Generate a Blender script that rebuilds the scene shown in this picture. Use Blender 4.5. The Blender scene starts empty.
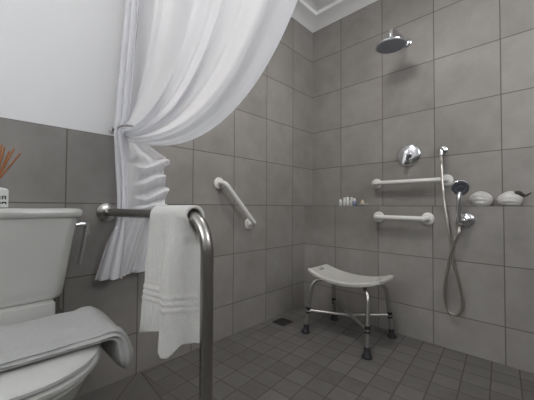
import bpy, bmesh, math, random
from mathutils import Vector, Matrix
random.seed(7)
PI = math.pi
sc = bpy.context.scene
COL = sc.collection

# ------------------------------------------------------------------ helpers
def link(name, bm, mat, parent=None, smooth=True, angle=40):
    me = bpy.data.meshes.new(name)
    bmesh.ops.recalc_face_normals(bm, faces=bm.faces[:])
    bm.to_mesh(me); bm.free()
    for m in (mat if isinstance(mat, (list, tuple)) else [mat]):
        me.materials.append(m)
    if smooth:
        for p in me.polygons: p.use_smooth = True
        me.set_sharp_from_angle(angle=math.radians(angle))
    o = bpy.data.objects.new(name, me); COL.objects.link(o)
    if parent is not None:
        o.parent = parent
        o.matrix_parent_inverse = Matrix.Translation(parent.location).inverted()
    return o

def tag(o, label, cat, group=None):
    o['label'] = label; o['category'] = cat
    if group: o['group'] = group
    return o

def thing(name, loc, label, cat, group=None):
    o = bpy.data.objects.new(name, None); COL.objects.link(o)
    o.location = loc; o.empty_display_size = .05
    return tag(o, label, cat, group)

def struct(o):
    o['kind'] = 'structure'; return o

def box(bm, x0, x1, y0, y1, z0, z1, bev=0, seg=2, mi=0):
    vs = [bm.verts.new((x, y, z)) for x in (x0, x1) for y in (y0, y1) for z in (z0, z1)]
    F = [(0,1,3,2),(4,6,7,5),(0,4,5,1),(2,3,7,6),(0,2,6,4),(1,5,7,3)]
    fs = [bm.faces.new([vs[i] for i in f]) for f in F]
    for f in fs: f.material_index = mi
    if bev:
        es = list({e for f in fs for e in f.edges})
        bmesh.ops.bevel(bm, geom=es, offset=bev, segments=seg, affect='EDGES', profile=.6)

def cr(pts, n=8):
    """Catmull-Rom resample of a point list"""
    P = [Vector(p) for p in pts]
    P = [P[0]*2-P[1]] + P + [P[-1]*2-P[-2]]
    out = []
    for i in range(1, len(P)-2):
        a, b, c, d = P[i-1:i+3]
        for k in range(n):
            t = k/n
            out.append(.5*((2*b)+(c-a)*t+(2*a-5*b+4*c-d)*t*t+(3*b-a-3*c+d)*t**3))
    out.append(P[-2]); return out

def rounded(pts, r, n=6):
    """polyline with rounded corners"""
    P = [Vector(p) for p in pts]; out = [P[0]]
    for i in range(1, len(P)-1):
        a = (P[i-1]-P[i]); b = (P[i+1]-P[i])
        ra = min(r, a.length*.5, b.length*.5)
        A = P[i]+a.normalized()*ra; B = P[i]+b.normalized()*ra
        for k in range(n+1):
            t = k/n
            out.append(A*(1-t)**2 + P[i]*2*t*(1-t) + B*t*t)
    out.append(P[-1]); return out

def tube(bm, pts, r, seg=16, cap=True):
    P = [Vector(p) for p in pts]; n = len(P)
    R = r if isinstance(r, (list, tuple)) else [r]*n
    T = [(P[min(i+1, n-1)]-P[max(i-1, 0)]).normalized() for i in range(n)]
    up = Vector((0,0,1)) if abs(T[0].z) < .9 else Vector((1,0,0))
    N = (up - T[0]*up.dot(T[0])).normalized()
    rings = []
    for i in range(n):
        N = (N - T[i]*N.dot(T[i])).normalized(); B = T[i].cross(N)
        rings.append([bm.verts.new(P[i] + (N*math.cos(2*PI*k/seg)+B*math.sin(2*PI*k/seg))*R[i]) for k in range(seg)])
    for i in range(n-1):
        for k in range(seg):
            bm.faces.new((rings[i][k], rings[i][(k+1)%seg], rings[i+1][(k+1)%seg], rings[i+1][k]))
    if cap:
        bm.faces.new(rings[0][::-1]); bm.faces.new(rings[-1])

def lathe(bm, prof, origin, axis, seg=28):
    """prof: list of (radius, height) along axis from origin"""
    ax = Vector(axis).normalized()
    u = ax.orthogonal().normalized(); v = ax.cross(u); o = Vector(origin)
    rings = []
    for r, h in prof:
        if r < 1e-6: rings.append([bm.verts.new(o+ax*h)])
        else: rings.append([bm.verts.new(o+ax*h+(u*math.cos(2*PI*k/seg)+v*math.sin(2*PI*k/seg))*r) for k in range(seg)])
    for a, b in zip(rings, rings[1:]):
        for k in range(seg):
            k2 = (k+1) % seg
            if len(a) == 1 and len(b) == 1: continue
            if len(a) == 1: bm.faces.new((a[0], b[k2], b[k]))
            elif len(b) == 1: bm.faces.new((a[k], a[k2], b[0]))
            else: bm.faces.new((a[k], a[k2], b[k2], b[k]))
    if len(rings[0]) > 1: bm.faces.new(rings[0][::-1])
    if len(rings[-1]) > 1: bm.faces.new(rings[-1])

def loft(bm, rings, cap=True):
    R = [[bm.verts.new(p) for p in r] for r in rings]; n = len(R[0])
    for a, b in zip(R, R[1:]):
        for k in range(n): bm.faces.new((a[k], a[(k+1)%n], b[(k+1)%n], b[k]))
    if cap: bm.faces.new(R[0][::-1]); bm.faces.new(R[-1])

def grid(bm, f, nu, nv):
    V = [[bm.verts.new(f(i/nu, j/nv)) for j in range(nv+1)] for i in range(nu+1)]
    for i in range(nu):
        for j in range(nv):
            bm.faces.new((V[i][j], V[i+1][j], V[i+1][j+1], V[i][j+1]))

def solid(o, th, off=0):
    m = o.modifiers.new('thickness', 'SOLIDIFY'); m.thickness = th; m.offset = off
    return o

def lerp(a, b, t): return a+(b-a)*t
def table(rows, z):
    """piecewise-linear lookup, rows sorted by descending z: (z, a, b, ...)"""
    if z >= rows[0][0]: return rows[0][1:]
    for r, q in zip(rows, rows[1:]):
        if z >= q[0]:
            t = (r[0]-z)/(r[0]-q[0])
            return [lerp(a, b, t) for a, b in zip(r[1:], q[1:])]
    return rows[-1][1:]

# ------------------------------------------------------------------ materials
class NT:
    def __init__(s, name):
        s.m = bpy.data.materials.new(name); s.m.use_nodes = True
        s.t = s.m.node_tree; s.b = s.t.nodes['Principled BSDF']; s.out = s.t.nodes['Material Output']
    def n(s, typ, **kw):
        x = s.t.nodes.new(typ)
        for k, v in kw.items(): setattr(x, k, v)
        return x
    def l(s, a, b): s.t.links.new(a, b)
    def math(s, op, a, b=None, c=None):
        x = s.n('ShaderNodeMath', operation=op)
        for i, v in enumerate((a, b, c)):
            if v is None: continue
            if isinstance(v, (int, float)): x.inputs[i].default_value = v
            else: s.l(v, x.inputs[i])
        return x.outputs[0]
    def mix(s, f, a, b):
        x = s.n('ShaderNodeMix', data_type='RGBA')
        for i, v in ((0, f), (6, a), (7, b)):
            if isinstance(v, (int, float)): x.inputs[i].default_value = v
            elif isinstance(v, tuple): x.inputs[i].default_value = (*v, 1)
            else: s.l(v, x.inputs[i])
        return x.outputs[2]

def mat(name, col, rough=.5, metal=0, var=.03, scale=12, bump=0, bscale=200, spec=.5, trans=0, coat=0):
    s = NT(name); b = s.b
    tc = s.n('ShaderNodeTexCoord')
    nz = s.n('ShaderNodeTexNoise'); nz.inputs['Scale'].default_value = scale; nz.inputs['Detail'].default_value = 4
    s.l(tc.outputs['Object'], nz.inputs['Vector'])
    c = s.mix(nz.outputs['Fac'], tuple(max(0, v*(1-var)) for v in col), tuple(min(1, v*(1+var)) for v in col))
    s.l(c, b.inputs['Base Color'])
    b.inputs['Roughness'].default_value = rough; b.inputs['Metallic'].default_value = metal
    b.inputs['Specular IOR Level'].default_value = spec
    b.inputs['Coat Weight'].default_value = coat
    if bump:
        n2 = s.n('ShaderNodeTexNoise'); n2.inputs['Scale'].default_value = bscale; n2.inputs['Detail'].default_value = 3
        s.l(tc.outputs['Object'], n2.inputs['Vector'])
        bp = s.n('ShaderNodeBump'); bp.inputs['Strength'].default_value = bump; bp.inputs['Distance'].default_value = .004
        s.l(n2.outputs['Fac'], bp.inputs['Height']); s.l(bp.outputs['Normal'], b.inputs['Normal'])
    if trans:
        tr = s.n('ShaderNodeBsdfTranslucent'); tr.inputs['Color'].default_value = (*col, 1)
        ms = s.n('ShaderNodeMixShader'); ms.inputs[0].default_value = trans
        s.l(b.outputs[0], ms.inputs[1]); s.l(tr.outputs[0], ms.inputs[2]); s.l(ms.outputs[0], s.out.inputs[0])
    return s.m

def tiles(name, base, grout, au, ou, wu, av, ov, wv, g=.004, rot=0, rough=.45, tvar=.06, mott=.2, mscale=6, floor_cut=None):
    """rectangular grid of tiles in world metres: axis au with offset ou and pitch wu, and likewise v"""
    s = NT(name); b = s.b
    geo = s.n('ShaderNodeNewGeometry')
    pos = geo.outputs['Position']
    if rot:
        vr = s.n('ShaderNodeVectorRotate', rotation_type='Z_AXIS'); vr.inputs['Angle'].default_value = rot
        s.l(pos, vr.inputs['Vector']); pos = vr.outputs[0]
    sep = s.n('ShaderNodeSeparateXYZ'); s.l(pos, sep.inputs[0])
    def coord(a, o, w):
        q = s.math('DIVIDE', s.math('SUBTRACT', sep.outputs[a], o), w)
        fr = s.math('FRACT', q); fl = s.math('FLOOR', q)
        d = s.math('MULTIPLY', s.math('MINIMUM', fr, s.math('SUBTRACT', 1, fr)), w)
        return d, fl
    du, fu = coord(au, ou, wu)
    if av is not None:
        dv, fv = coord(av, ov, wv); d = s.math('MINIMUM', du, dv)
    else: fv = fu; d = du
    mr = s.n('ShaderNodeMapRange'); s.l(d, mr.inputs[0])
    mr.inputs[1].default_value = g*.35; mr.inputs[2].default_value = g*.75
    mask = mr.outputs[0]                                   # 0 in grout, 1 on tile
    cmb = s.n('ShaderNodeCombineXYZ'); s.l(fu, cmb.inputs[0]); s.l(fv, cmb.inputs[1])
    wn = s.n('ShaderNodeTexWhiteNoise', noise_dimensions='3D'); s.l(cmb.outputs[0], wn.inputs['Vector'])
    off = s.n('ShaderNodeVectorMath', operation='MULTIPLY_ADD')
    s.l(wn.outputs['Color'], off.inputs[0]); off.inputs[1].default_value = (9, 9, 9); s.l(geo.outputs['Position'], off.inputs[2])
    n1 = s.n('ShaderNodeTexNoise'); n1.inputs['Scale'].default_value = mscale; n1.inputs['Detail'].default_value = 6
    n1.inputs['Roughness'].default_value = .62; s.l(off.outputs[0], n1.inputs['Vector'])
    f = s.math('ADD', s.math('MULTIPLY', s.math('SUBTRACT', wn.outputs['Value'], .5), 2*tvar),
               s.math('MULTIPLY', s.math('SUBTRACT', n1.outputs['Fac'], .5), 2*mott*1.6))
    f = s.math('ADD', f, 1)
    vm = s.n('ShaderNodeVectorMath', operation='SCALE'); vm.inputs[0].default_value = base; s.l(f, vm.inputs['Scale'])
    c = s.mix(mask, grout, vm.outputs[0]); s.l(c, b.inputs['Base Color'])
    r = s.n('ShaderNodeMapRange'); s.l(mask, r.inputs[0]); r.inputs[3].default_value = .85; r.inputs[4].default_value = rough
    s.l(r.outputs[0], b.inputs['Roughness'])
    h = s.math('ADD', mask, s.math('MULTIPLY', n1.outputs['Fac'], .12))
    bp = s.n('ShaderNodeBump'); bp.inputs['Strength'].default_value = .35; bp.inputs['Distance'].default_value = .002
    s.l(h, bp.inputs['Height']); s.l(bp.outputs['Normal'], b.inputs['Normal'])
    b.inputs['Specular IOR Level'].default_value = .35
    return s.m

TB = (.262, .247, .232); TG = (.115, .106, .098)
ROW = .788
M = {}
M['tile_left'] = tiles('grey_wall_tile', TB, TG, 0, -.259, .288, 2, ROW, .3)
M['tile_right'] = tiles('grey_wall_tile_shower', TB, TG, 1, -.264, .318, 2, ROW, .3)
M['tile_ledge'] = tiles('grey_wall_tile_ledge', TB, TG, 1, -.276, .318, 2, ROW, .3)
M['tile_top'] = tiles('grey_tile_ledge_top', TB, TG, 1, -.276, .318, None, 0, 1)
M['mosaic'] = tiles('grey_floor_mosaic', (.125, .119, .112), (.082, .077, .071), 0, -1.386, .0985, 1, -.02, .104, g=.005, rot=math.radians(-4.5), tvar=.12, mott=.16, mscale=14, rough=.55)
M['floor_tile'] = tiles('grey_floor_tile', (.125, .119, .112), (.068, .063, .058), 0, -1.392, .3, 1, 0, .3, g=.005, tvar=.05)
M['grout'] = mat('dark_grout', (.072, .067, .061), .9)
M['paint'] = mat('white_wall_paint', (.80, .80, .80), .7, var=.012, scale=3, bump=.04, bscale=90)
M['plaster'] = mat('white_ceiling_plaster', (.87, .87, .86), .75, var=.015, scale=3)
M['ceramic'] = mat('white_ceramic', (.52, .52, .495), .18, var=.01, coat=.3)
M['white_plastic'] = mat('white_plastic', (.60, .60, .58), .35, var=.02)
M['stool_plastic'] = mat('grey_white_plastic', (.50, .49, .465), .42, var=.04, scale=30, bump=.1, bscale=160)
M['white_metal'] = mat('white_powder_coat', (.68, .67, .65), .32, var=.02)
M['chrome'] = mat('chrome', (.72, .73, .75), .12, 1, var=.02)
M['steel'] = mat('brushed_stainless_steel', (.42, .405, .385), .27, 1, var=.05, scale=40)
M['hose'] = mat('metal_hose', (.56, .53, .49), .30, 1, var=.05)
M['lever'] = mat('grey_lever_plastic', (.30, .30, .29), .35)
M['alu'] = mat('grey_aluminium', (.50, .49, .47), .34, 1, var=.04)
M['rubber'] = mat('black_rubber', (.018, .018, .022), .6)
M['dark_face'] = mat('dark_grey_spray_face', (.36, .375, .42), .5, var=.08, scale=60)
M['handset_face'] = mat('dark_handset_face', (.055, .06, .07), .5)
M['grate'] = mat('dark_drain_metal', (.05, .047, .042), .5, .6)
M['curtain'] = mat('white_sheer_cloth', (.92, .92, .945), .9, var=.01, spec=.1, trans=.52)
M['towel'] = mat('white_terry_towel', (.70, .69, .665), .95, var=.07, scale=120, bump=.8, bscale=330, spec=.1)
M['towel_grey'] = mat('pale_grey_terry_towel', (.47, .47, .46), .95, var=.07, scale=120, bump=.7, bscale=330, spec=.1)
M['reed'] = mat('orange_brown_reed', (.36, .145, .05), .7, var=.2, scale=40)
M['bottle'] = mat('pale_glass_bottle', (.55, .56, .55), .12, var=.02)
M['label'] = mat('pale_paper_label', (.62, .63, .60), .7)
M['ink'] = mat('dark_ink', (.03, .03, .03), .7)
M['collar'] = mat('grey_bottle_collar', (.16, .155, .17), .3, .5)
M['shell'] = mat('white_shell', (.50, .49, .475), .45, var=.22, scale=26, bump=.5, bscale=45)
M['shell_tan'] = mat('tan_shell', (.50, .41, .29), .5, var=.2, scale=50)
M['shell_dark'] = mat('dark_brown_shell', (.03, .026, .022), .5)
M['mini'] = mat('clear_pale_bottle', (.58, .59, .58), .2, var=.03)
M['mini_cap'] = mat('white_bottle_cap', (.75, .75, .73), .35)
M['mini_blue'] = mat('grey_blue_bottle', (.20, .22, .33), .3)
M['wood'] = mat('white_window_paint', (.75, .75, .74), .4)
s = NT('window_glass')
tr = s.n('ShaderNodeBsdfTransparent'); gl = s.n('ShaderNodeBsdfGlossy'); gl.inputs['Roughness'].default_value = .05
mx = s.n('ShaderNodeMixShader'); mx.inputs[0].default_value = .06
s.l(tr.outputs[0], mx.inputs[1]); s.l(gl.outputs[0], mx.inputs[2]); s.l(mx.outputs[0], s.out.inputs[0]); M['glass'] = s.m

# ------------------------------------------------------------------ the room
X0, Y0, H = -4.2, -2.5, 2.30
WY0, WY1, WZ0, WZ1 = -1.50, -.30, 1.62, 2.24        # window in the far wall beyond the toilet
WX0, WX1, VZ0, VZ1 = -1.60, -.65, 1.55, 2.24        # high window in the wall behind the camera, on the shower side
DADO = 1.088; XT = -1.462

bm = bmesh.new(); box(bm, X0-.1, XT, .008, .1, 0, H+.05)
box(bm, XT, .1, .008, .1, 0, H+.05)
for f in bm.faces: f.material_index = 0
box(bm, X0-.1, XT, 0, .008, 0, DADO, mi=1)
box(bm, XT, .1, 0, .008, 0, H, mi=1)
struct(link('wall_left', bm, [M['paint'], M['tile_left']], smooth=False))

bm = bmesh.new(); box(bm, 0, .1, Y0-.1, 0, 0, H+.05, mi=0)
LX = -.108
vs = [(LX, Y0, 0), (LX, 0, 0), (LX, 0, ROW), (LX, Y0, ROW), (0, 0, ROW), (0, Y0, ROW)]
v = [bm.verts.new(p) for p in vs]
f = bm.faces.new((v[0], v[1], v[2], v[3])); f.material_index = 1
f = bm.faces.new((v[3], v[2], v[4], v[5])); f.material_index = 2
struct(link('wall_right', bm, [M['tile_right'], M['tile_ledge'], M['tile_top']], smooth=False))

T = .30
bm = bmesh.new()                                     # wall with the window opening
box(bm, X0-T, X0, Y0-.1, WY0, 0, H+.05); box(bm, X0-T, X0, WY1, .1, 0, H+.05)
box(bm, X0-T, X0, WY0, WY1, 0, WZ0); box(bm, X0-T, X0, WY0, WY1, WZ1, H+.05)
box(bm, X0, X0+.008, Y0, 0, 0, DADO, mi=1)
struct(link('wall_far', bm, [M['paint'], M['tile_right']], smooth=False))
bm = bmesh.new(); box(bm, X0-T, WX0, Y0-T, Y0, 0, H+.05); box(bm, WX1, .1, Y0-T, Y0, 0, H+.05)
box(bm, WX0, WX1, Y0-T, Y0, 0, VZ0); box(bm, WX0, WX1, Y0-T, Y0, VZ1, H+.05)
box(bm, X0+.008, -.108, Y0, Y0+.008, 0, DADO, mi=1)
struct(link('wall_back', bm, [M['paint'], M['tile_left']], smooth=False))
bm = bmesh.new(); box(bm, X0-T, .1, Y0-T, .1, H, H+.1)
struct(link('ceiling', bm, M['plaster'], smooth=False))

# floor: small mosaic in the wet area, larger tiles by the toilet, meeting along a fall line
bm = bmesh.new()
box(bm, X0-.1, .1, Y0-.1, .1, -.1, -.004, mi=1)
def poly(bm, pts, z, mi):
    f = bm.faces.new([bm.verts.new((x, y, z)) for x, y in pts]); f.material_index = mi
poly(bm, [(-1.388, .0), (.0, .0), (.0, Y0), (-1.580, Y0)], 0, 0)
poly(bm, [(X0, 0), (-1.394, 0), (-1.586, Y0), (X0, Y0)], 0, 1)
poly(bm, [(-1.394, 0), (-1.388, 0), (-1.580, Y0), (-1.586, Y0)], -.0008, 2)
poly(bm, [(-1.405, 0), (-1.411, 0), (-1.662, -.25), (-1.657, -.25)], .0003, 2)      # diagonal joint of the fall line
struct(link('floor', bm, [M['mosaic'], M['floor_tile'], M['grout']], smooth=False))

# coved cornices
CP = [(0, -.063), (.005, -.063), (.014, -.056), (.035, -.045), (.062, -.035), (.092, -.029), (.112, -.027), (.118, -.024), (.120, 0), (0, 0)]
def cornice(name, pts, fn):
    bm = bmesh.new(); R = []
    for p in pts:
        R.append([fn(p, c, z) for c, z in CP])
    loft(bm, R); struct(link(name, bm, M['plaster'], angle=30))
cornice('trim_1', (X0, 0), lambda p, c, z: (p if p == X0 else -c, -c, H+z))
cornice('trim_2', (0, Y0), lambda p, c, z: (-c, -c if p == 0 else p, H+z))

# window
bm = bmesh.new(); x0, x1 = X0-T+.02, X0-T+.07; w = .045
box(bm, x0, x1, WY0, WY0+w, WZ0, WZ1, .004); box(bm, x0, x1, WY1-w, WY1, WZ0, WZ1, .004)
box(bm, x0, x1, WY0+w, WY1-w, WZ0, WZ0+w, .004); box(bm, x0, x1, WY0+w, WY1-w, WZ1-w, WZ1, .004)
win = struct(link('window_1', bm, M['wood'], angle=30))
bm = bmesh.new(); box(bm, x0+.02, x0+.026, WY0+w, WY1-w, WZ0+w, WZ1-w)
link('pane', bm, M['glass'], win, smooth=False)

bm = bmesh.new(); y0, y1 = Y0-T+.02, Y0-T+.07
box(bm, WX0, WX0+w, y0, y1, VZ0, VZ1, .004); box(bm, WX1-w, WX1, y0, y1, VZ0, VZ1, .004)
box(bm, WX0+w, WX1-w, y0, y1, VZ0, VZ0+w, .004); box(bm, WX0+w, WX1-w, y0, y1, VZ1-w, VZ1, .004)
win = struct(link('window_2', bm, M['wood'], angle=30))
bm = bmesh.new(); box(bm, WX0+w, WX1-w, y0+.02, y0+.026, VZ0+w, VZ1-w)
link('pane', bm, M['glass'], win, smooth=False)

# ------------------------------------------------------------------ toilet
CX = -1.878
toilet = thing('toilet', (CX, -.35, 0), 'white close-coupled toilet with flush lever on the side of its cistern', 'toilet')
def rrect(cx, hw, y0, y1, r, z, n=6):
    out = []
    for qx, qy, a0 in ((cx+hw-r, y1-r, 0), (cx-hw+r, y1-r, PI/2), (cx-hw+r, y0+r, PI), (cx+hw-r, y0+r, 1.5*PI)):
        for k in range(n+1):
            a = a0+PI/2*k/n; out.append((qx+r*math.cos(a), qy+r*math.sin(a), z))
    return out
bm = bmesh.new()
prof = [(.463, .130, .178), (.468, .139, .184), (.480, .1455, .187), (.53, .152, .190), (.60, .162, .193), (.67, .172, .196), (.725, .1805, .199), (.737, .181, .199)]
loft(bm, [rrect(CX, hw, -d-.006, -.008, .035, z) for z, hw, d in prof])
tank = link('cistern', bm, M['ceramic'], toilet, angle=50)
bm = bmesh.new()
prof = [(.735, .186, .202), (.738, .192, .208), (.744, .196, .213), (.758, .196, .213), (.764, .193, .210), (.7675, .187, .204), (.769, .17, .19)]
loft(bm, [rrect(CX, hw, -d-.002, -.004, .035, z) for z, hw, d in prof])
link('cistern_lid', bm, M['ceramic'], toilet, angle=50)
bm = bmesh.new()
tube(bm, rounded([(CX+.170, -.15, .708), (CX+.215, -.15, .712), (CX+.216, -.152, .67)], .012), [.009]*99 and .009, 14)
lev = link('flush_lever', bm, M['chrome'], toilet)
bm = bmesh.new()
R = []
for t in [i/14 for i in range(15)]:
    z = .715-.15*t; x = CX+.217-.022*t; w_ = .013+.004*math.sin(PI*min(1, t*1.1)); w_ *= 1 if 0 < t < 1 else .6
    R.append([(x+.005*math.cos(a), -.152+w_*math.sin(a), z) for a in [2*PI*k/16 for k in range(16)]])
loft(bm, R); link('lever_paddle', bm, M['lever'], lev)

def egg(cx, hw, yb, yf, z, n=48, pw=2.3):
    """egg outline: squarish towards the cistern (yb) and rounded at the front (yf)"""
    out = []; ym = lerp(yb, yf, .45)
    for k in range(n):
        a = 2*PI*k/n; c, s_ = math.cos(a), math.sin(a)
        e = 2/(pw+.9) if s_ > 0 else 2/2.1
        x = hw*math.copysign(abs(c)**e, c); y = (yb-ym if s_ > 0 else ym-yf)*math.copysign(abs(s_)**e, s_)
        out.append((cx+x, ym+y, z))
    return out
bm = bmesh.new()
prof = [(0, .118, -.10, -.50), (.02, .112, -.10, -.49), (.10, .104, -.10, -.47), (.18, .112, -.09, -.49), (.25, .14, -.10, -.54),
        (.305, .163, -.14, -.585), (.345, .173, -.17, -.612), (.361, .177, -.19, -.622), (.369, .174, -.193, -.619), (.3715, .16, -.20, -.605)]
loft(bm, [egg(CX, hw, b, f_, z) for z, hw, b, f_ in prof])
box(bm, CX-.115, CX+.115, -.225, -.02, .28, .464, .005, 2)
link('bowl', bm, M['ceramic'], toilet, angle=45)
bm = bmesh.new()
loft(bm, [egg(CX, .178, -.245, -.630, .374), egg(CX, .183, -.24, -.635, .379), egg(CX, .183, -.24, -.635, .389), egg(CX, .178, -.245, -.630, .393)])
link('seat', bm, M['white_plastic'], toilet, angle=45)
bm = bmesh.new()
loft(bm, [egg(CX, .176, -.242, -.628, .3965), egg(CX, .181, -.238, -.633, .400), egg(CX, .181, -.238, -.633, .407), egg(CX, .174, -.244, -.626, .4125), egg(CX, .14, -.27, -.58, .4155), egg(CX, .07, -.34, -.50, .417)])
link('lid', bm, M['white_plastic'], toilet, angle=45)
for sx in (-.075, .075):
    bm = bmesh.new(); lathe(bm, [(.0, 0), (.014, .001), (.014, .032), (.011, .036), (0, .037)], (CX+sx-.02, -.243, .399), (1, 0, 0), 16)
    link('hinge', bm, M['white_plastic'], toilet)
bm = bmesh.new()
tube(bm, rounded([(CX+.150, -.0, .36), (CX+.150, -.04, .36), (CX+.145, -.045, .47)], .02), .011, 14)
lathe(bm, [(.0, 0), (.026, 0), (.024, .006), (.012, .01), (.0, .01)], (CX+.150, 0, .36), (0, -1, 0), 20)
link('supply_pipe', bm, M['steel'], toilet)

# towel folded over the lid, its ribbed border along the front edge, end hanging over the right side
LT = [Vector(p) for p in rounded([(CX-.20, 0, .4195), (CX+.190, 0, .4195), (CX+.194, 0, .382), (CX+.196, 0, .330)], .022, 10)]
LTL = sum((b-a).length for a, b in zip(LT, LT[1:]))
def along(u):
    s_ = u*LTL
    for i in range(len(LT)-1):
        d = (LT[i+1]-LT[i]).length
        if s_ <= d or i == len(LT)-2:
            return LT[i].lerp(LT[i+1], min(1, s_/d)), (LT[i+1]-LT[i]).normalized()
        s_ -= d
bm = bmesh.new(); R = []
NU = 90
for k in range(NU+1):
    u = k/NU; p, tg = along(u); nrm = Vector((-tg.z, 0, tg.x))
    hang = max(0, (u-.74)/.26)
    yb = lerp(-.262, -.282, u)+.01*hang; yf = lerp(-.535, -.552, u)-.022*hang**1.5+.02*hang**4
    th = .0265+.022*min(1, hang*1.6)
    e = 1
    if u > .90: e = math.sqrt(max(.02, 1-((u-.90)/.10)**2))       # rounded end of the folded roll
    if u < .02: e = .6+.4*u/.02
    ring = []
    cyc = (yb+yf)/2; hw = (yb-yf)/2*(.86+.14*e)
    n_ = 96
    for q in range(n_):
        a = 2*PI*q/n_; c_, s2 = math.cos(a), math.sin(a)
        Y = cyc+hw*math.copysign(abs(c_)**.42, c_); Hh = th/2+th/2*e*math.copysign(abs(s2)**.62, s2)
        f_ = (yb-Y)/(yb-yf)
        if s2 > 0: Hh += .0022*math.sin(9*u+5*f_)+.0015*math.sin(23*u-11*f_)
        if f_ > .84:                                               # woven ribs of the border, front edge and face
            Hh += .0022*math.sin((f_-.84)/.16*PI*6)*s2
        if f_ > .93:
            Y += .0042*math.cos(Hh/th*PI*6)*min(1, (f_-.93)/.04)
        ring.append((p.x+nrm.x*Hh, Y, p.z+nrm.z*Hh))
    R.append(ring)
loft(bm, R)
o = link('folded_towel', bm, M['towel_grey'], angle=60)
tag(o, 'pale grey folded towel with ribbed border laid across the closed toilet lid', 'towel')

# reed diffuser on the cistern lid
DX, DY, DZ = -1.909, -.112, .769
diff = thing('reed_diffuser', (DX, DY, DZ), 'small square reed diffuser bottle with orange brown sticks on the toilet cistern', 'diffuser')
bm = bmesh.new(); loft(bm, [rrect(DX, hw, DY-hw, DY+hw, .006, z) for z, hw in ((DZ, .028), (DZ+.003, .031), (DZ+.056, .031), (DZ+.062, .027), (DZ+.066, .016), (DZ+.067, .012))])
link('bottle', bm, M['bottle'], diff)
bm = bmesh.new(); lathe(bm, [(.0, 0), (.013, 0), (.013, .013), (.009, .014), (.009, .004), (0, .004)], (DX, DY, DZ+.066), (0, 0, 1), 20)
link('collar', bm, M['collar'], diff)
bm = bmesh.new(); box(bm, DX-.029, DX+.0295, DY-.0318, DY-.031, DZ+.004, DZ+.054)
lab = link('label', bm, M['label'], diff, smooth=False)
def text(body, size, loc, rot, m, parent, name):
    cu = bpy.data.curves.new(name, 'FONT'); cu.body = body; cu.size = size; cu.extrude = .0002; cu.align_x = 'CENTER'
    tmp = bpy.data.objects.new(name, cu); COL.objects.link(tmp)
    dg = bpy.context.evaluated_depsgraph_get(); dg.update()
    me = bpy.data.meshes.new_from_object(tmp.evaluated_get(dg)); bpy.data.objects.remove(tmp)
    me.transform(Matrix.Translation(loc) @ rot); me.materials.append(m)
    o = bpy.data.objects.new(name, me); COL.objects.link(o); o.parent = parent
    o.matrix_parent_inverse = parent.matrix_world.inverted() if parent.parent is None else Matrix.Translation(parent.parent.location).inverted()
    return o
RX = Matrix.Rotation(PI/2, 4, 'X')
def inkrow(bm, z, h, widths, gap):
    x = DX+.0265
    for w_ in widths:
        box(bm, x-w_, x, DY-.0323, DY-.0317, z, z+h); x -= w_+gap
bm = bmesh.new()                                            # two rows of dark block lettering
def glyph(bm, ch, x, z, w_, h):
    t = w_*.27; y0, y1 = DY-.0323, DY-.0317
    if ch in 'OMAN': box(bm, x, x+t, y0, y1, z, z+h); box(bm, x+w_-t, x+w_, y0, y1, z, z+h)
    if ch in 'OAM': box(bm, x+t, x+w_-t, y0, y1, z+h-t, z+h)
    if ch == 'O': box(bm, x+t, x+w_-t, y0, y1, z, z+t)
    if ch == 'A': box(bm, x+t, x+w_-t, y0, y1, z+h*.36, z+h*.36+t*.8)
    if ch == 'M': box(bm, x+w_*.5-t*.5, x+w_*.5+t*.5, y0, y1, z+h*.35, z+h-t)
for i, ch in enumerate('AOMA'):
    glyph(bm, ch, DX-.0262+i*.0135, DZ+.027, .0105, .012)
for i, ch in enumerate('OAOA'):
    glyph(bm, ch, DX-.0262+i*.0135, DZ+.0125, .0115, .0075)
link('lettering', bm, M['ink'], lab, smooth=False)
for dx, dy, top in ((.010, -.004, .205), (.034, -.006, .196), (.047, .0, .183), (.016, .012, .20), (-.012, .008, .205), (-.03, -.01, .19), (.026, .014, .188)):
    bm = bmesh.new(); tube(bm, [(DX-dx*.12, DY-dy*.2, DZ+.008+.06), (DX+dx*1.25, DY+dy, DZ+top)], .0025, 8)
    link('reed', bm, M['reed'], diff)

# ------------------------------------------------------------------ stainless floor rail with towel
RXX = -1.55; RZ = .750; RY = -.765
rail = thing('support_rail', (RXX, RY, 0), 'stainless steel fold of tube running from the wall by the toilet down to the floor', 'rail')
rail['label'] = 'stainless steel support rail beside the toilet, bent from wall down to floor'
bm = bmesh.new(); tube(bm, rounded([(RXX, -.012, RZ), (RXX, RY, RZ+.004), (RXX, RY, .004)], .105, 14), .0165, 24)
link('tube', bm, M['steel'], rail)
FL = [(.0, .0), (.040, .0), (.0415, .003), (.040, .007), (.030, .011), (.020, .013), (.0, .0135)]
bm = bmesh.new(); lathe(bm, FL, (RXX, 0, RZ), (0, -1, 0)); link('wall_flange', bm, M['steel'], rail)
bm = bmesh.new(); lathe(bm, FL, (RXX, RY, 0), (0, 0, 1)); link('floor_flange', bm, M['steel'], rail)

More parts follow.
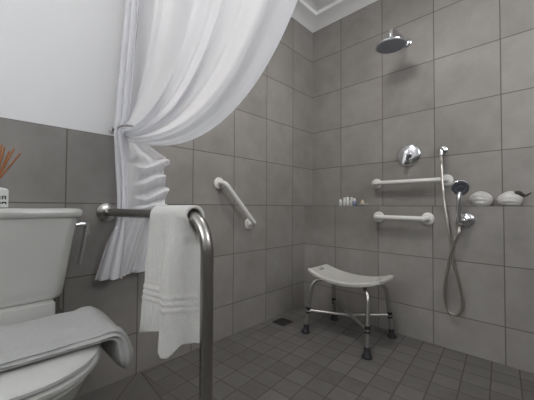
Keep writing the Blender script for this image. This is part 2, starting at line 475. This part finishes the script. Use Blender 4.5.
# towel hung over the rail
def rail_towel(u, v):
    y = lerp(-.505, -.706, u)
    r = .0265; arc = PI*r; h0, h1 = .382, .405; fl = RZ-h0; bl = RZ-h1; L_ = fl+arc+bl; s_ = v*L_
    if s_ < fl:                               # front sheet, bottom to top
        z = h0+s_; k = (fl-s_)/fl; x = RXX-r; sgn = -1
    elif s_ < fl+arc:
        a = (s_-fl)/r; x = RXX-r*math.cos(a); z = RZ+r*math.sin(a); k = 0; sgn = 0
    else:
        d = s_-fl-arc; z = RZ-d; k = d/bl; x = RXX+r; sgn = 1
    hz = z
    sm = min(1, k*2.2)
    if sgn < 0:
        x -= sm*(.006+.014*math.exp(-((u-.66)/.13)**2) - .010*math.exp(-((u-.47)/.07)**2) + .003*math.sin(u*9+1))
        x += min(1, k*5)*.052*max(0, (u-.72)/.28)**1.6               # near edge curls in under the rail
        y += lerp(.050, -.004, u)*k*k
        z += (.15*k+.85*max(0, (k-.68)/.32))*(.036*min(u, .5)/.5 - .044*math.exp(-((u-.68)/.15)**4) + .003*math.sin(u*5))
    elif sgn > 0:
        x += sm*(.004+.005*math.sin(u*8)); y += lerp(.03, -.012, u)*k
        z -= k*.012*u
    h = 0
    for zc in (.500, .517, .534):              # three raised woven bands
        h += .0030*math.exp(-((hz-zc)/.0045)**2)
    x += sgn*h
    x += .0012*math.sin(61*u+37*v)*sm
    return (x, y, z)
bm = bmesh.new(); grid(bm, rail_towel, 60, 240)
o = link('hand_towel', bm, M['towel'], angle=180); solid(o, .0085, 0)
tag(o, 'white terry hand towel with woven bands hung over the steel rail', 'towel')

# ------------------------------------------------------------------ shower curtain
CRX = -1.44
cr_ = thing('curtain_rail', (CRX, -1.0, H), 'white ceiling track carrying the sheer shower curtain', 'rail')
bm = bmesh.new(); box(bm, CRX-.012, CRX+.012, -1.9, -.1, H-.022, H-.0, .003); link('track', bm, M['white_metal'], cr_)
cur = thing('shower_curtain', (CRX-.04, -.3, .47), 'sheer white shower curtain swept aside and tied to the tiled wall', 'curtain')
TOP = H-.026
def fold(s_, t):
    a = .030*(1-t)**.6+.011
    g = s_+.06*math.sin(2*PI*s_*1.3+.5)
    return a*(math.sin(2*PI*4.6*g+.6+.9*t)+.30*math.sin(2*PI*9.7*g+2.0+1.5*t)+.42*math.sin(2*PI*2.3*g+1.3)
              + (.40*t*(.2+s_))*math.sin(2*PI*15*g+3*t))
def drape(s_, t):
    w0, w1, w2, w3 = (1-t)**3, 3*t*(1-t)**2, 3*t*t*(1-t), t**3
    e = s_**.9
    y = w0*(-.04-1.13*s_) + w1*(-.04-1.13*s_) + w2*(-.04-.77*e) + w3*(-.055)
    z = w0*TOP + w1*lerp(1.87, .95, e) + w2*lerp(1.50, .862, e) + w3*lerp(1.140, 1.066, s_)
    f_ = fold(s_, t)
    x = lerp(CRX, -1.495, t**1.5) + f_*(1-.3*t)
    b_ = 4*t*(1-t)
    z += .30*f_*b_*min(1, 2*s_)
    y += .30*f_*b_
    x -= .034*b_*math.tanh((s_-.47-.05*t)*55)*.5                       # one layer laps over the other
    hem = max(0, (s_-.955)/.045)
    x += .008*math.sin(PI*hem)*b_
    return (x, y, z)
bm = bmesh.new(); grid(bm, drape, 220, 90)
link('drape', bm, M['curtain'], cur, angle=180)
# strip that falls straight beside the wall, in front of the tie
SP = [(TOP, -1.445, -1.435, -.02, -.20), (1.72, -1.487, -1.470, -.02, -.16), (1.30, -1.519, -1.482, -.022, -.12), (1.16, -1.527, -1.490, -.03, -.115),
      (1.09, -1.530, -1.512, -.035, -.10), (.98, -1.524, -1.490, -.035, -.10), (.82, -1.514, -1.486, -.04, -.10), (.71, -1.514, -1.486, -.04, -.10), (.62, -1.555, -1.49, -.05, -.10), (.478, -1.600, -1.505, -.06, -.11)]
def strip(u, v):
    z = lerp(TOP, .476, v)
    xl, xr, yl, yr = table(SP, z)
    a = 2*PI*u*2.6
    return (lerp(xl, xr, u)-.010+.007*math.sin(a+.5), lerp(yl, yr, u)+.012*math.sin(a), z)
bm = bmesh.new(); grid(bm, strip, 30, 90)
link('side_panel', bm, M['curtain'], cur, angle=180)
# gathered tail: ruffles that cascade below the tie
TLR = [(1.105, -1.505, -1.455), (1.06, -1.515, -1.40), (1.035, -1.517, -1.36), (1.005, -1.518, -1.305), (.985, -1.518, -1.290), (.965, -1.518, -1.310), (.93, -1.518, -1.312),
       (.885, -1.518, -1.305), (.83, -1.518, -1.320), (.80, -1.512, -1.322), (.71, -1.512, -1.335), (.60, -1.55, -1.36), (.474, -1.585, -1.39)]
def tail(u, v):
    z = lerp(1.105, .472, v)
    xl, xr = table(TLR, z)
    amp = .5-.5*math.cos(PI*min(1, max(0, (u-.25)/.35)))
    up = 1 if z > .80 else max(0, 1-(.80-z)/.10)
    st = min(1, max(0, (1.045-z)/.05))
    ph = (z-.035*u+.016*math.sin(4.2*u+.6)+.010*math.sin(31*z))/.064
    saw = ph-math.floor(ph); kf = math.floor(ph)
    sh_ = (saw/.8)**.8 if saw < .8 else ((1-saw)/.2)**.7
    d = (.030+.010*math.sin(kf*2.4))*amp*up*st*sh_
    vert = .013*math.sin(2*PI*2.6*u+.4)*(1-up*.85) + .006*math.sin(2*PI*6.3*u+3*v)*(1-up*.8)
    first = .02*max(0, math.sin(PI*min(1, max(0, (z-.97)/.13))))*math.sin(PI*u*2.2)
    x = lerp(xl, xr, u) + .014*amp*up*st*math.sin(kf*1.7+.5)*u
    zz = z - .026*amp*up*st*saw*(.6+.4*math.sin(kf*3.1+5*u)) + (.012*u if z < .5 else 0)
    return (x, -.058-d-vert-first, zz)
bm = bmesh.new(); grid(bm, tail, 60, 260)
link('tail', bm, M['curtain'], cur, angle=180)
bm = bmesh.new()
tube(bm, [(-1.497+.034*math.cos(a), -.058+.046*math.sin(a), 1.10+.010*math.cos(a+.4)) for a in [2*PI*k/40 for k in range(41)]], .005, 10)
link('tie_loop', bm, M['curtain'], cur)
hk = thing('curtain_hook', (-1.523, 0, 1.112), 'small grey tieback hook on the wall at the left edge of the curtain', 'hook')
bm = bmesh.new(); lathe(bm, [(0, 0), (.014, 0), (.014, .004), (.006, .006), (0, .0062)], (-1.533, 0, 1.112), (0, -1, 0), 20); link('plate', bm, M['steel'], hk)
bm = bmesh.new(); tube(bm, rounded([(-1.533, -.004, 1.112), (-1.531, -.115, 1.112), (-1.515, -.128, 1.114), (-1.492, -.128, 1.115)], .014), .004, 10)
link('hook_arm', bm, M['steel'], hk)

# ------------------------------------------------------------------ white grab bars
FLW = [(.0, .0), (.034, .0), (.0355, .003), (.0345, .009), (.028, .013), (.017, .0145), (.0, .0145)]
def grab(name, a, b, nrm, off, label, group):
    a, b, n_ = Vector(a), Vector(b), Vector(nrm)
    t = thing(name, (a+b)/2, label, 'grab bar', group)
    bm = bmesh.new(); tube(bm, rounded([a+n_*.008, a+n_*off, b+n_*off, b+n_*.008], .045, 10), .0146, 20)
    link('bar', bm, M['white_metal'], t)
    for p in (a, b):
        bm = bmesh.new(); lathe(bm, FLW, p, n_); link('flange', bm, M['white_metal'], t)
G = 'white grab bars in the shower'
grab('grab_bar', (-.952, 0, .914), (-.712, 0, .668), (0, -1, 0), .062, 'sloping white grab bar on the tiled wall between curtain and shower stool', G)
grab('grab_bar', (0, -.542, .941), (0, -.962, .941), (-1, 0, 0), .062, 'longer horizontal white grab bar above the ledge, under the round mixer', G)
grab('grab_bar', (LX, -.600, .716), (LX, -.888, .714), (-1, 0, 0), .062, 'shorter horizontal white grab bar just below the tiled ledge', G)

# ------------------------------------------------------------------ shower fittings
MY, MZ = -.752, 1.117
mx_ = thing('shower_mixer', (0, MY, MZ), 'round chrome shower mixer with lever on the tiled wall under the overhead shower', 'mixer')
bm = bmesh.new(); lathe(bm, [(0, 0), (.070, 0), (.0715, .004), (.069, .009), (.058, .014), (.042, .018), (.030, .020), (0, .020)], (0, MY, MZ), (-1, 0, 0), 40)
link('plate', bm, M['chrome'], mx_)
bm = bmesh.new(); lathe(bm, [(0, 0), (.026, 0), (.026, .024), (.023, .032), (.015, .036), (0, .037)], (-.020, MY+.004, MZ), (-1, 0, 0), 32)
kn = link('knob', bm, M['chrome'], mx_)
bm = bmesh.new()
R = []
for t in [i/10 for i in range(11)]:
    R.append([(-.050-.012*t+.006*math.cos(a)*(1-.3*t), MY+.008+.010*t+(.013-.003*t*t)*math.sin(a), MZ+.020-.078*t) for a in [2*PI*k/14 for k in range(14)]])
loft(bm, R); link('lever', bm, M['chrome'], kn)

HX, HY, HZ = -.20, -.716, 1.768
sh = thing('overhead_shower', (0, HY, HZ), 'round overhead shower head with dark face on a short chrome wall arm', 'shower head')
bm = bmesh.new(); lathe(bm, [(0, 0), (.030, 0), (.030, .004), (.024, .010), (.014, .013), (0, .013)], (0, HY-.028, 1.858), (-1, 0, 0), 28)
link('wall_flange', bm, M['chrome'], sh)
bm = bmesh.new(); tube(bm, rounded([(-.008, HY-.028, 1.858), (-.10, HY-.014, 1.868), (HX, HY, 1.870), (HX, HY, 1.815)], .04, 10), .0135, 16)
link('arm', bm, M['chrome'], sh)
bm = bmesh.new(); lathe(bm, [(0, .052), (.014, .052), (.0165, .045), (.0165, .028), (.020, .022), (.026, .016), (.030, .010), (0, .010)], (HX, HY, HZ), (0, 0, 1), 24)
link('swivel_joint', bm, M['chrome'], sh)
bm = bmesh.new(); lathe(bm, [(0, .014), (.030, .014), (.070, .009), (.086, .004), (.0885, 0), (.0875, -.004), (.084, -.005), (0, -.005)], (HX, HY, HZ), (0, 0, 1), 44)
hd = link('head', bm, M['chrome'], sh)
bm = bmesh.new(); lathe(bm, [(0, -.005), (.083, -.005), (.083, -.0075), (0, -.0075)], (HX, HY, HZ), (0, 0, 1), 44)
for ring in range(1, 7):
    for k in range(ring*6):
        a = 2*PI*k/(ring*6); r = ring*.0128
        lathe(bm, [(.0022, 0), (.0016, .003), (0, .0033)], (HX+r*math.cos(a), HY+r*math.sin(a), HZ-.0075), (0, 0, -1), 5)
link('spray_face', bm, M['dark_face'], hd)

# wall outlet, holder and handset with hose
OY, OZ = -.944, 1.124
ot = thing('hose_outlet', (0, OY, OZ), 'small chrome hose outlet elbow on the wall right of the mixer', 'outlet')
bm = bmesh.new(); lathe(bm, [(0, 0), (.025, 0), (.025, .004), (.019, .009), (.012, .011), (0, .011)], (0, OY, OZ), (-1, 0, 0), 24); link('rosette', bm, M['chrome'], ot)
bm = bmesh.new(); tube(bm, rounded([(-.008, OY, OZ), (-.046, OY, OZ), (-.048, OY, OZ-.034)], .018, 8), .0115, 16); link('elbow', bm, M['chrome'], ot)

KY, KZ = -1.076, .712
hl = thing('handset_holder', (LX, KY, KZ), 'round chrome holder on the lower wall that carries the hand shower', 'holder')
bm = bmesh.new(); lathe(bm, [(0, 0), (.040, 0), (.041, .004), (.038, .010), (.030, .016), (.020, .019), (0, .019)], (LX, KY, KZ), (-1, 0, 0), 32); link('rosette', bm, M['chrome'], hl)
bm = bmesh.new(); tube(bm, rounded([(LX-.015, KY, KZ), (LX-.050, KY+.002, KZ), (LX-.052, KY+.020, KZ)], .01), .011, 14)
lathe(bm, [(.0135, 0), (.0175, 0), (.0175, .030), (.0135, .030), (.0135, 0)], (LX-.052, KY+.026, KZ-.015), (0, 0, 1), 20)
link('cradle', bm, M['chrome'], hl)

hs = thing('hand_shower', (LX-.052, KY+.026, KZ-.03), 'chrome hand shower with dark spray face and looping metal hose, held upright by the ledge', 'hand shower')
px, py = LX-.052, KY+.026
bm = bmesh.new()
tube(bm, [(px, py, KZ-.030), (px, py, KZ+.0), (px-.001, py, KZ+.05), (px-.001, py, KZ+.10), (px+.0, py-.002, KZ+.130), (px+.008, py-.004, KZ+.160)], [.0085, .0125, .0130, .0138, .0140, .016], 18)
link('handle', bm, M['chrome'], hs)
fa = Vector((-.88, -.25, -.22)).normalized()
hc = Vector((px-.004, py-.008, KZ+.172))
bm = bmesh.new(); lathe(bm, [(0, -.024), (.020, -.022), (.036, -.012), (.042, 0), (.042, .006), (.039, .009), (0, .009)], hc, fa, 32)
hh = link('head', bm, M['chrome'], hs)
bm = bmesh.new(); lathe(bm, [(0, .009), (.0385, .009), (.0385, .0105), (.026, .0115), (.024, .0100), (.013, .0105), (.011, .0125), (0, .013)], hc, fa, 32)
link('spray_face', bm, M['handset_face'], hh)
hose = cr([(-.048, OY, OZ-.030), (-.050, OY-.002, OZ-.07), (-.085, OY-.012, 1.02), (-.112, OY-.020, .92), (-.130, OY-.034, .80), (-.138, OY-.048, .70), (-.140, OY-.060, .60), (-.138, -1.016, .50), (-.134, -1.040, .38), (-.132, -1.058, .285), (-.132, -1.048, .225),
           (-.133, -1.015, .200), (-.134, -.986, .225), (-.136, -.974, .30), (-.142, -.988, .42), (-.150, -1.012, .54), (-.158, -1.044, .63), (px, py, KZ-.05), (px, py, KZ-.028)], 14)
bm = bmesh.new(); tube(bm, hose, [.0066+.0009*(i % 2) for i in range(len(hose))], 12)
link('hose', bm, M['hose'], hs)

# ------------------------------------------------------------------ things on the ledge
G = 'mini toiletry bottles on the shower ledge'
minis = [(-.052, -.288, .048, .0125, 'mini', 'mini_cap', 'tiny pale toiletry bottle at the corner end of the row on the ledge'),
         (-.045, -.318, .060, .0125, 'mini', 'mini_cap', 'tiny pale toiletry bottle second from the room corner on the ledge'),
         (-.052, -.347, .062, .0120, 'mini', 'mini_cap', 'tiny pale toiletry bottle in the middle of the ledge row'),
         (-.047, -.376, .060, .0125, 'mini', 'mini_cap', 'tiny pale toiletry bottle next to the grey blue one on the ledge'),
         (-.058, -.402, .052, .0120, 'mini_blue', 'mini_cap', 'tiny grey blue toiletry bottle with white cap in the ledge row')]
for x, y, h, r, b, c, lb in minis:
    r *= 1.12; h *= 1.04
    t = thing('toiletry_bottle', (x, y, ROW), lb, 'bottle', G)
    bm = bmesh.new(); lathe(bm, [(0, 0), (r*.9, 0), (r, .002), (r, h*.60), (r*.8, h*.66), (r*.45, h*.69), (0, h*.69)], (x, y, ROW), (0, 0, 1), 18); link('body', bm, M[b], t)
    bm = bmesh.new(); lathe(bm, [(0, h*.67), (r*.62, h*.67), (r*.62, h*.97), (r*.5, h), (0, h)], (x, y, ROW), (0, 0, 1), 16); link('cap', bm, M[c], t)
bm = bmesh.new(); lathe(bm, [(0, 0), (.024, 0), (.040, .008), (.044, .015), (.042, .015), (.024, .005), (0, .0045)], (-.055, -.462, ROW), (0, 0, 1), 26)
tag(link('soap_dish', bm, M['mini_cap']), 'small white saucer under the tan cone shell on the ledge', 'dish')
bm = bmesh.new()
prof = []
for i in range(31):
    t = i/30; prof.append((max(0, .020*(1-t)**.8+.0016*math.sin(t*38)*(1-t)), .040*t))
lathe(bm, [(0, 0)] + prof[:-1] + [(0, .041)], (-.055, -.462, ROW+.0052), (0.04, .05, 1), 24)
tag(link('cone_shell', bm, M['shell_tan']), 'small tan cone-shaped shell standing on a white saucer', 'shell')

def shell(loc, sx, sy, sz, seed):
    rnd = random.Random(seed); bm = bmesh.new()
    bmesh.ops.create_uvsphere(bm, u_segments=56, v_segments=32, radius=1)
    for v in bm.verts:
        c = v.co; a = math.atan2(c.x, c.z+.25)
        rib = 1+.035*math.sin(a*15+seed)*(1-abs(c.y))**.3 + .05*math.sin(2.3*c.y+seed)+.04*math.sin(3*c.x+4*c.z+seed)
        x, y, z = c.x*rib, c.y*(1+.08*c.z), c.z*rib
        if z < -.62: z = -.62-.05*(z+.62)*-1
        z *= 1-.22*max(0, y)**1.4
        v.co = (x*sx, y*sy, z*sz)
    zmin = min(v.co.z for v in bm.verts)
    for v in bm.verts: v.co += Vector((loc[0], loc[1], loc[2]-zmin))
    return bm
tag(link('seashell', shell((-.054, -1.130, ROW), .046, .054, .048, 1), M['shell'], angle=180), 'smooth rounded white shell on the ledge beside the hand shower', 'shell')
t = thing('seashell', (-.054, -1.262, ROW), 'longer white shell with dark brown tip at the outer end of the ledge', 'shell')
link('body', shell((-.054, -1.250, ROW), .046, .052, .046, 4), M['shell'], t, angle=180)
bm = bmesh.new(); tube(bm, cr([(-.066, -1.276, ROW+.062), (-.070, -1.288, ROW+.064), (-.068, -1.300, ROW+.056), (-.062, -1.312, ROW+.052), (-.056, -1.332, ROW+.066)], 6), [.015-.0125*(i/24)**.9 for i in range(25)], 14)
link('tip', bm, M['shell_dark'], t)['label'] = 'dark brown tip of the shell'

# ------------------------------------------------------------------ shower stool
SX, SY, SZ = -.352, -.512, .392
st = thing('shower_stool', (SX, SY, 0), 'shower stool with curved pale plastic seat on four metal legs in the corner', 'stool')
A, B, TH = .236, .112, -.018
def seat_z(v): return -.043*(1-abs(v)**2.0)
bm = bmesh.new()
nu, nv = 24, 44
def seat_pt(i, j, top):
    u = -1+2*i/nu; v = -1+2*j/nv
    # rounded-rectangle plan
    bx = B*(1+.10*(1-v*v)); x = u*bx; y = v*A
    cr_n = (abs(u)**14+abs(v)**14)**(1/14)
    if cr_n > 0:
        k = max(abs(u), abs(v))/cr_n; x *= k; y *= k
    m = max(abs(u), abs(v))
    z = seat_z(v) - .004*(1-u*u)
    edge = max(0, (m-.86)/.14)
    if top: z += -.008*edge**3
    else: z += -.026+.004*edge**2 if m > .9 else -.014
    return Vector((x, y, z))
top = [[None]*(nv+1) for _ in range(nu+1)]; bot = [[None]*(nv+1) for _ in range(nu+1)]
c_, s_ = math.cos(TH), math.sin(TH)
def place(p): return (SX+p.x*c_-p.y*s_, SY+p.x*s_+p.y*c_, SZ+p.z)
for i in range(nu+1):
    for j in range(nv+1):
        top[i][j] = bm.verts.new(place(seat_pt(i, j, True))); bot[i][j] = bm.verts.new(place(seat_pt(i, j, False)))
def slot(i, j): return (j in (3, 4) or j in (nv-5, nv-4)) and 9 <= i < nu-9          # hand slots through each end
holes = set()
for i in range(nu):
    for j in range(nv):
        if slot(i, j): holes.add((i, j)); continue
        bm.faces.new((top[i][j], top[i+1][j], top[i+1][j+1], top[i][j+1]))
        bm.faces.new((bot[i][j], bot[i][j+1], bot[i+1][j+1], bot[i+1][j]))
for i in range(nu):
    for j in (0, nv):
        bm.faces.new((top[i][j], bot[i][j], bot[i+1][j], top[i+1][j]))
for j in range(nv):
    for i in (0, nu):
        bm.faces.new((top[i][j], top[i][j+1], bot[i][j+1], bot[i][j]))
for (i, j) in holes:
    for (a, b, nb) in (((i, j), (i+1, j), (i, j-1)), ((i, j+1), (i+1, j+1), (i, j+1)), ((i, j), (i, j+1), (i-1, j)), ((i+1, j), (i+1, j+1), (i+1, j))):
        if nb not in holes:
            bm.faces.new((top[a[0]][a[1]], top[b[0]][b[1]], bot[b[0]][b[1]], bot[a[0]][a[1]]))
for q in [v for v in bm.verts if not v.link_faces]: bm.verts.remove(q)
link('seat', bm, M['stool_plastic'], st, angle=35)
feet = [(-.500, -.300), (-.196, -.322), (-.522, -.706), (-.190, -.710)]
knees = []
for fx, fy in feet:
    sx = -1 if fx < SX else 1; sy = -1 if fy < SY else 1
    tx, ty = SX+sx*.088, SY+sy*.160
    zt = SZ+seat_z(.62)-.024
    p_in = (SX+sx*.035, SY+sy*.105, zt-.010); p_top = (lerp(tx, fx, .42), lerp(ty, fy, .55), zt-.020); foot = (fx, fy, .022)
    pts = rounded([p_in, p_top, foot], .065, 12)
    bm = bmesh.new(); tube(bm, pts, .0115, 16)
    leg = link('leg', bm, M['alu'], st)
    d = (Vector(foot)-Vector(p_top)); L_ = d.length; d.normalize()
    bm = bmesh.new(); tube(bm, [Vector(foot)-d*.135, Vector(foot)-d*.118], .0142, 16)
    tube(bm, [Vector(foot)-d*.108, Vector(foot)-d*.098], .0138, 16)
    link('height_collar', bm, M['rubber'], leg)
    bm = bmesh.new(); lathe(bm, [(0, .0), (.024, .0), (.0265, .004), (.025, .012), (.0175, .020), (.0155, .045), (.0155, .052), (0, .052)], (fx, fy, 0), -d, 22)
    for v in bm.verts: v.co.z = max(v.co.z, 0)
    link('rubber_foot', bm, M['rubber'], leg)
    knees.append(Vector(foot).lerp(Vector(p_top), .38))
mid = Vector((SX-.005, SY+.0, (knees[0].z+knees[3].z)/2-.006))
for a, b in ((0, 3), (1, 2)):
    lo = -.006 if a == 0 else .008
    bm = bmesh.new(); q = mid+Vector((0, 0, lo))
    tube(bm, rounded([knees[a], q, knees[b]], .03), .0085, 14)
    link('cross_brace', bm, M['alu'], st)

# ------------------------------------------------------------------ floor drain
dr = thing('floor_drain', (-.482, -.092, 0), 'small dark square drain grate in the mosaic floor by the wall', 'drain')
dx, dy = -.478, -.094; hw = .052
bm = bmesh.new()
for a in ((dx-hw, dx+hw, dy-hw, dy-hw+.008), (dx-hw, dx+hw, dy+hw-.008, dy+hw), (dx-hw, dx-hw+.008, dy-hw+.008, dy+hw-.008), (dx+hw-.008, dx+hw, dy-hw+.008, dy+hw-.008)):
    box(bm, *a, 0, .003)
link('frame', bm, M['grate'], dr, smooth=False)
bm = bmesh.new()
for k in range(7):
    x = dx-hw+.010+k*.0123; box(bm, x, x+.0075, dy-hw+.008, dy+hw-.008, .0, .0022)
link('grate', bm, M['grate'], dr, smooth=False)

# ------------------------------------------------------------------ light
def daylight(loc, rot, sx, sy, energy, col=(.97, .985, 1.0)):
    ld = bpy.data.lights.new('window_daylight', 'AREA'); ld.shape = 'RECTANGLE'
    ld.size = sx; ld.size_y = sy; ld.energy = energy; ld.color = col
    lo = bpy.data.objects.new('window_daylight', ld); COL.objects.link(lo)
    lo.location = loc; lo.rotation_euler = rot
EF, EB, EC = 80, 44, 11.5
daylight((X0-T-.04, (WY0+WY1)/2, (WZ0+WZ1)/2), (math.radians(90+50), 0, math.radians(-90)), WY1-WY0+.3, WZ1-WZ0+.3, EF)
daylight(((WX0+WX1)/2, Y0-T-.04, (VZ0+VZ1)/2), (math.radians(90+30), 0, 0), WX1-WX0+.3, VZ1-VZ0+.3, EB)
cl = thing('added_ceiling_light', (-1.15, -.74, H), 'round white ceiling light added out of view over the shower', 'lamp')  # unseen fitting, added to brighten the curtain and shower corner
bm = bmesh.new(); lathe(bm, [(0, 0), (.20, 0), (.205, .006), (.205, .022), (.192, .028), (.187, .022), (.0, .022)], (-1.15, -.74, H), (0, 0, -1), 40)
link('base', bm, M['white_metal'], cl)
ld = bpy.data.lights.new('added_fill_light', 'AREA'); ld.shape = 'DISK'; ld.size = .36; ld.energy = EC; ld.color = (1, .97, .93)  # added fill from above, no known fitting behind it
lo = bpy.data.objects.new('added_fill_light', ld); COL.objects.link(lo); lo.location = (-1.15, -.74, H-.030)
w = bpy.data.worlds.new('World'); sc.world = w; w.use_nodes = True
bg = w.node_tree.nodes['Background']; bg.inputs[0].default_value = (.75, .85, 1, 1); bg.inputs[1].default_value = 1.0

# ------------------------------------------------------------------ camera
cam = bpy.data.cameras.new('camera'); co = bpy.data.objects.new('camera', cam); COL.objects.link(co)
yaw, pit, rol = [math.radians(a) for a in (46.1, 1.4, .31)]
F_ = Vector((math.sin(yaw)*math.cos(pit), math.cos(yaw)*math.cos(pit), math.sin(pit)))
R_ = Vector((math.cos(yaw), -math.sin(yaw), 0)); U_ = R_.cross(F_)
R2 = R_*math.cos(rol)+U_*math.sin(rol); U2 = -R_*math.sin(rol)+U_*math.cos(rol)
mw = Matrix((R2, U2, -F_)).transposed().to_4x4(); mw.translation = (-1.965, -1.371, .777)
co.matrix_world = mw
cam.sensor_width = 36; cam.lens = 286.4/534*36; cam.clip_start = .02
sc.camera = co

sc.view_settings.view_transform = 'Standard'; sc.view_settings.look = 'None'
sc.view_settings.exposure = 0; sc.view_settings.gamma = 1; sc.view_settings.use_curve_mapping = False
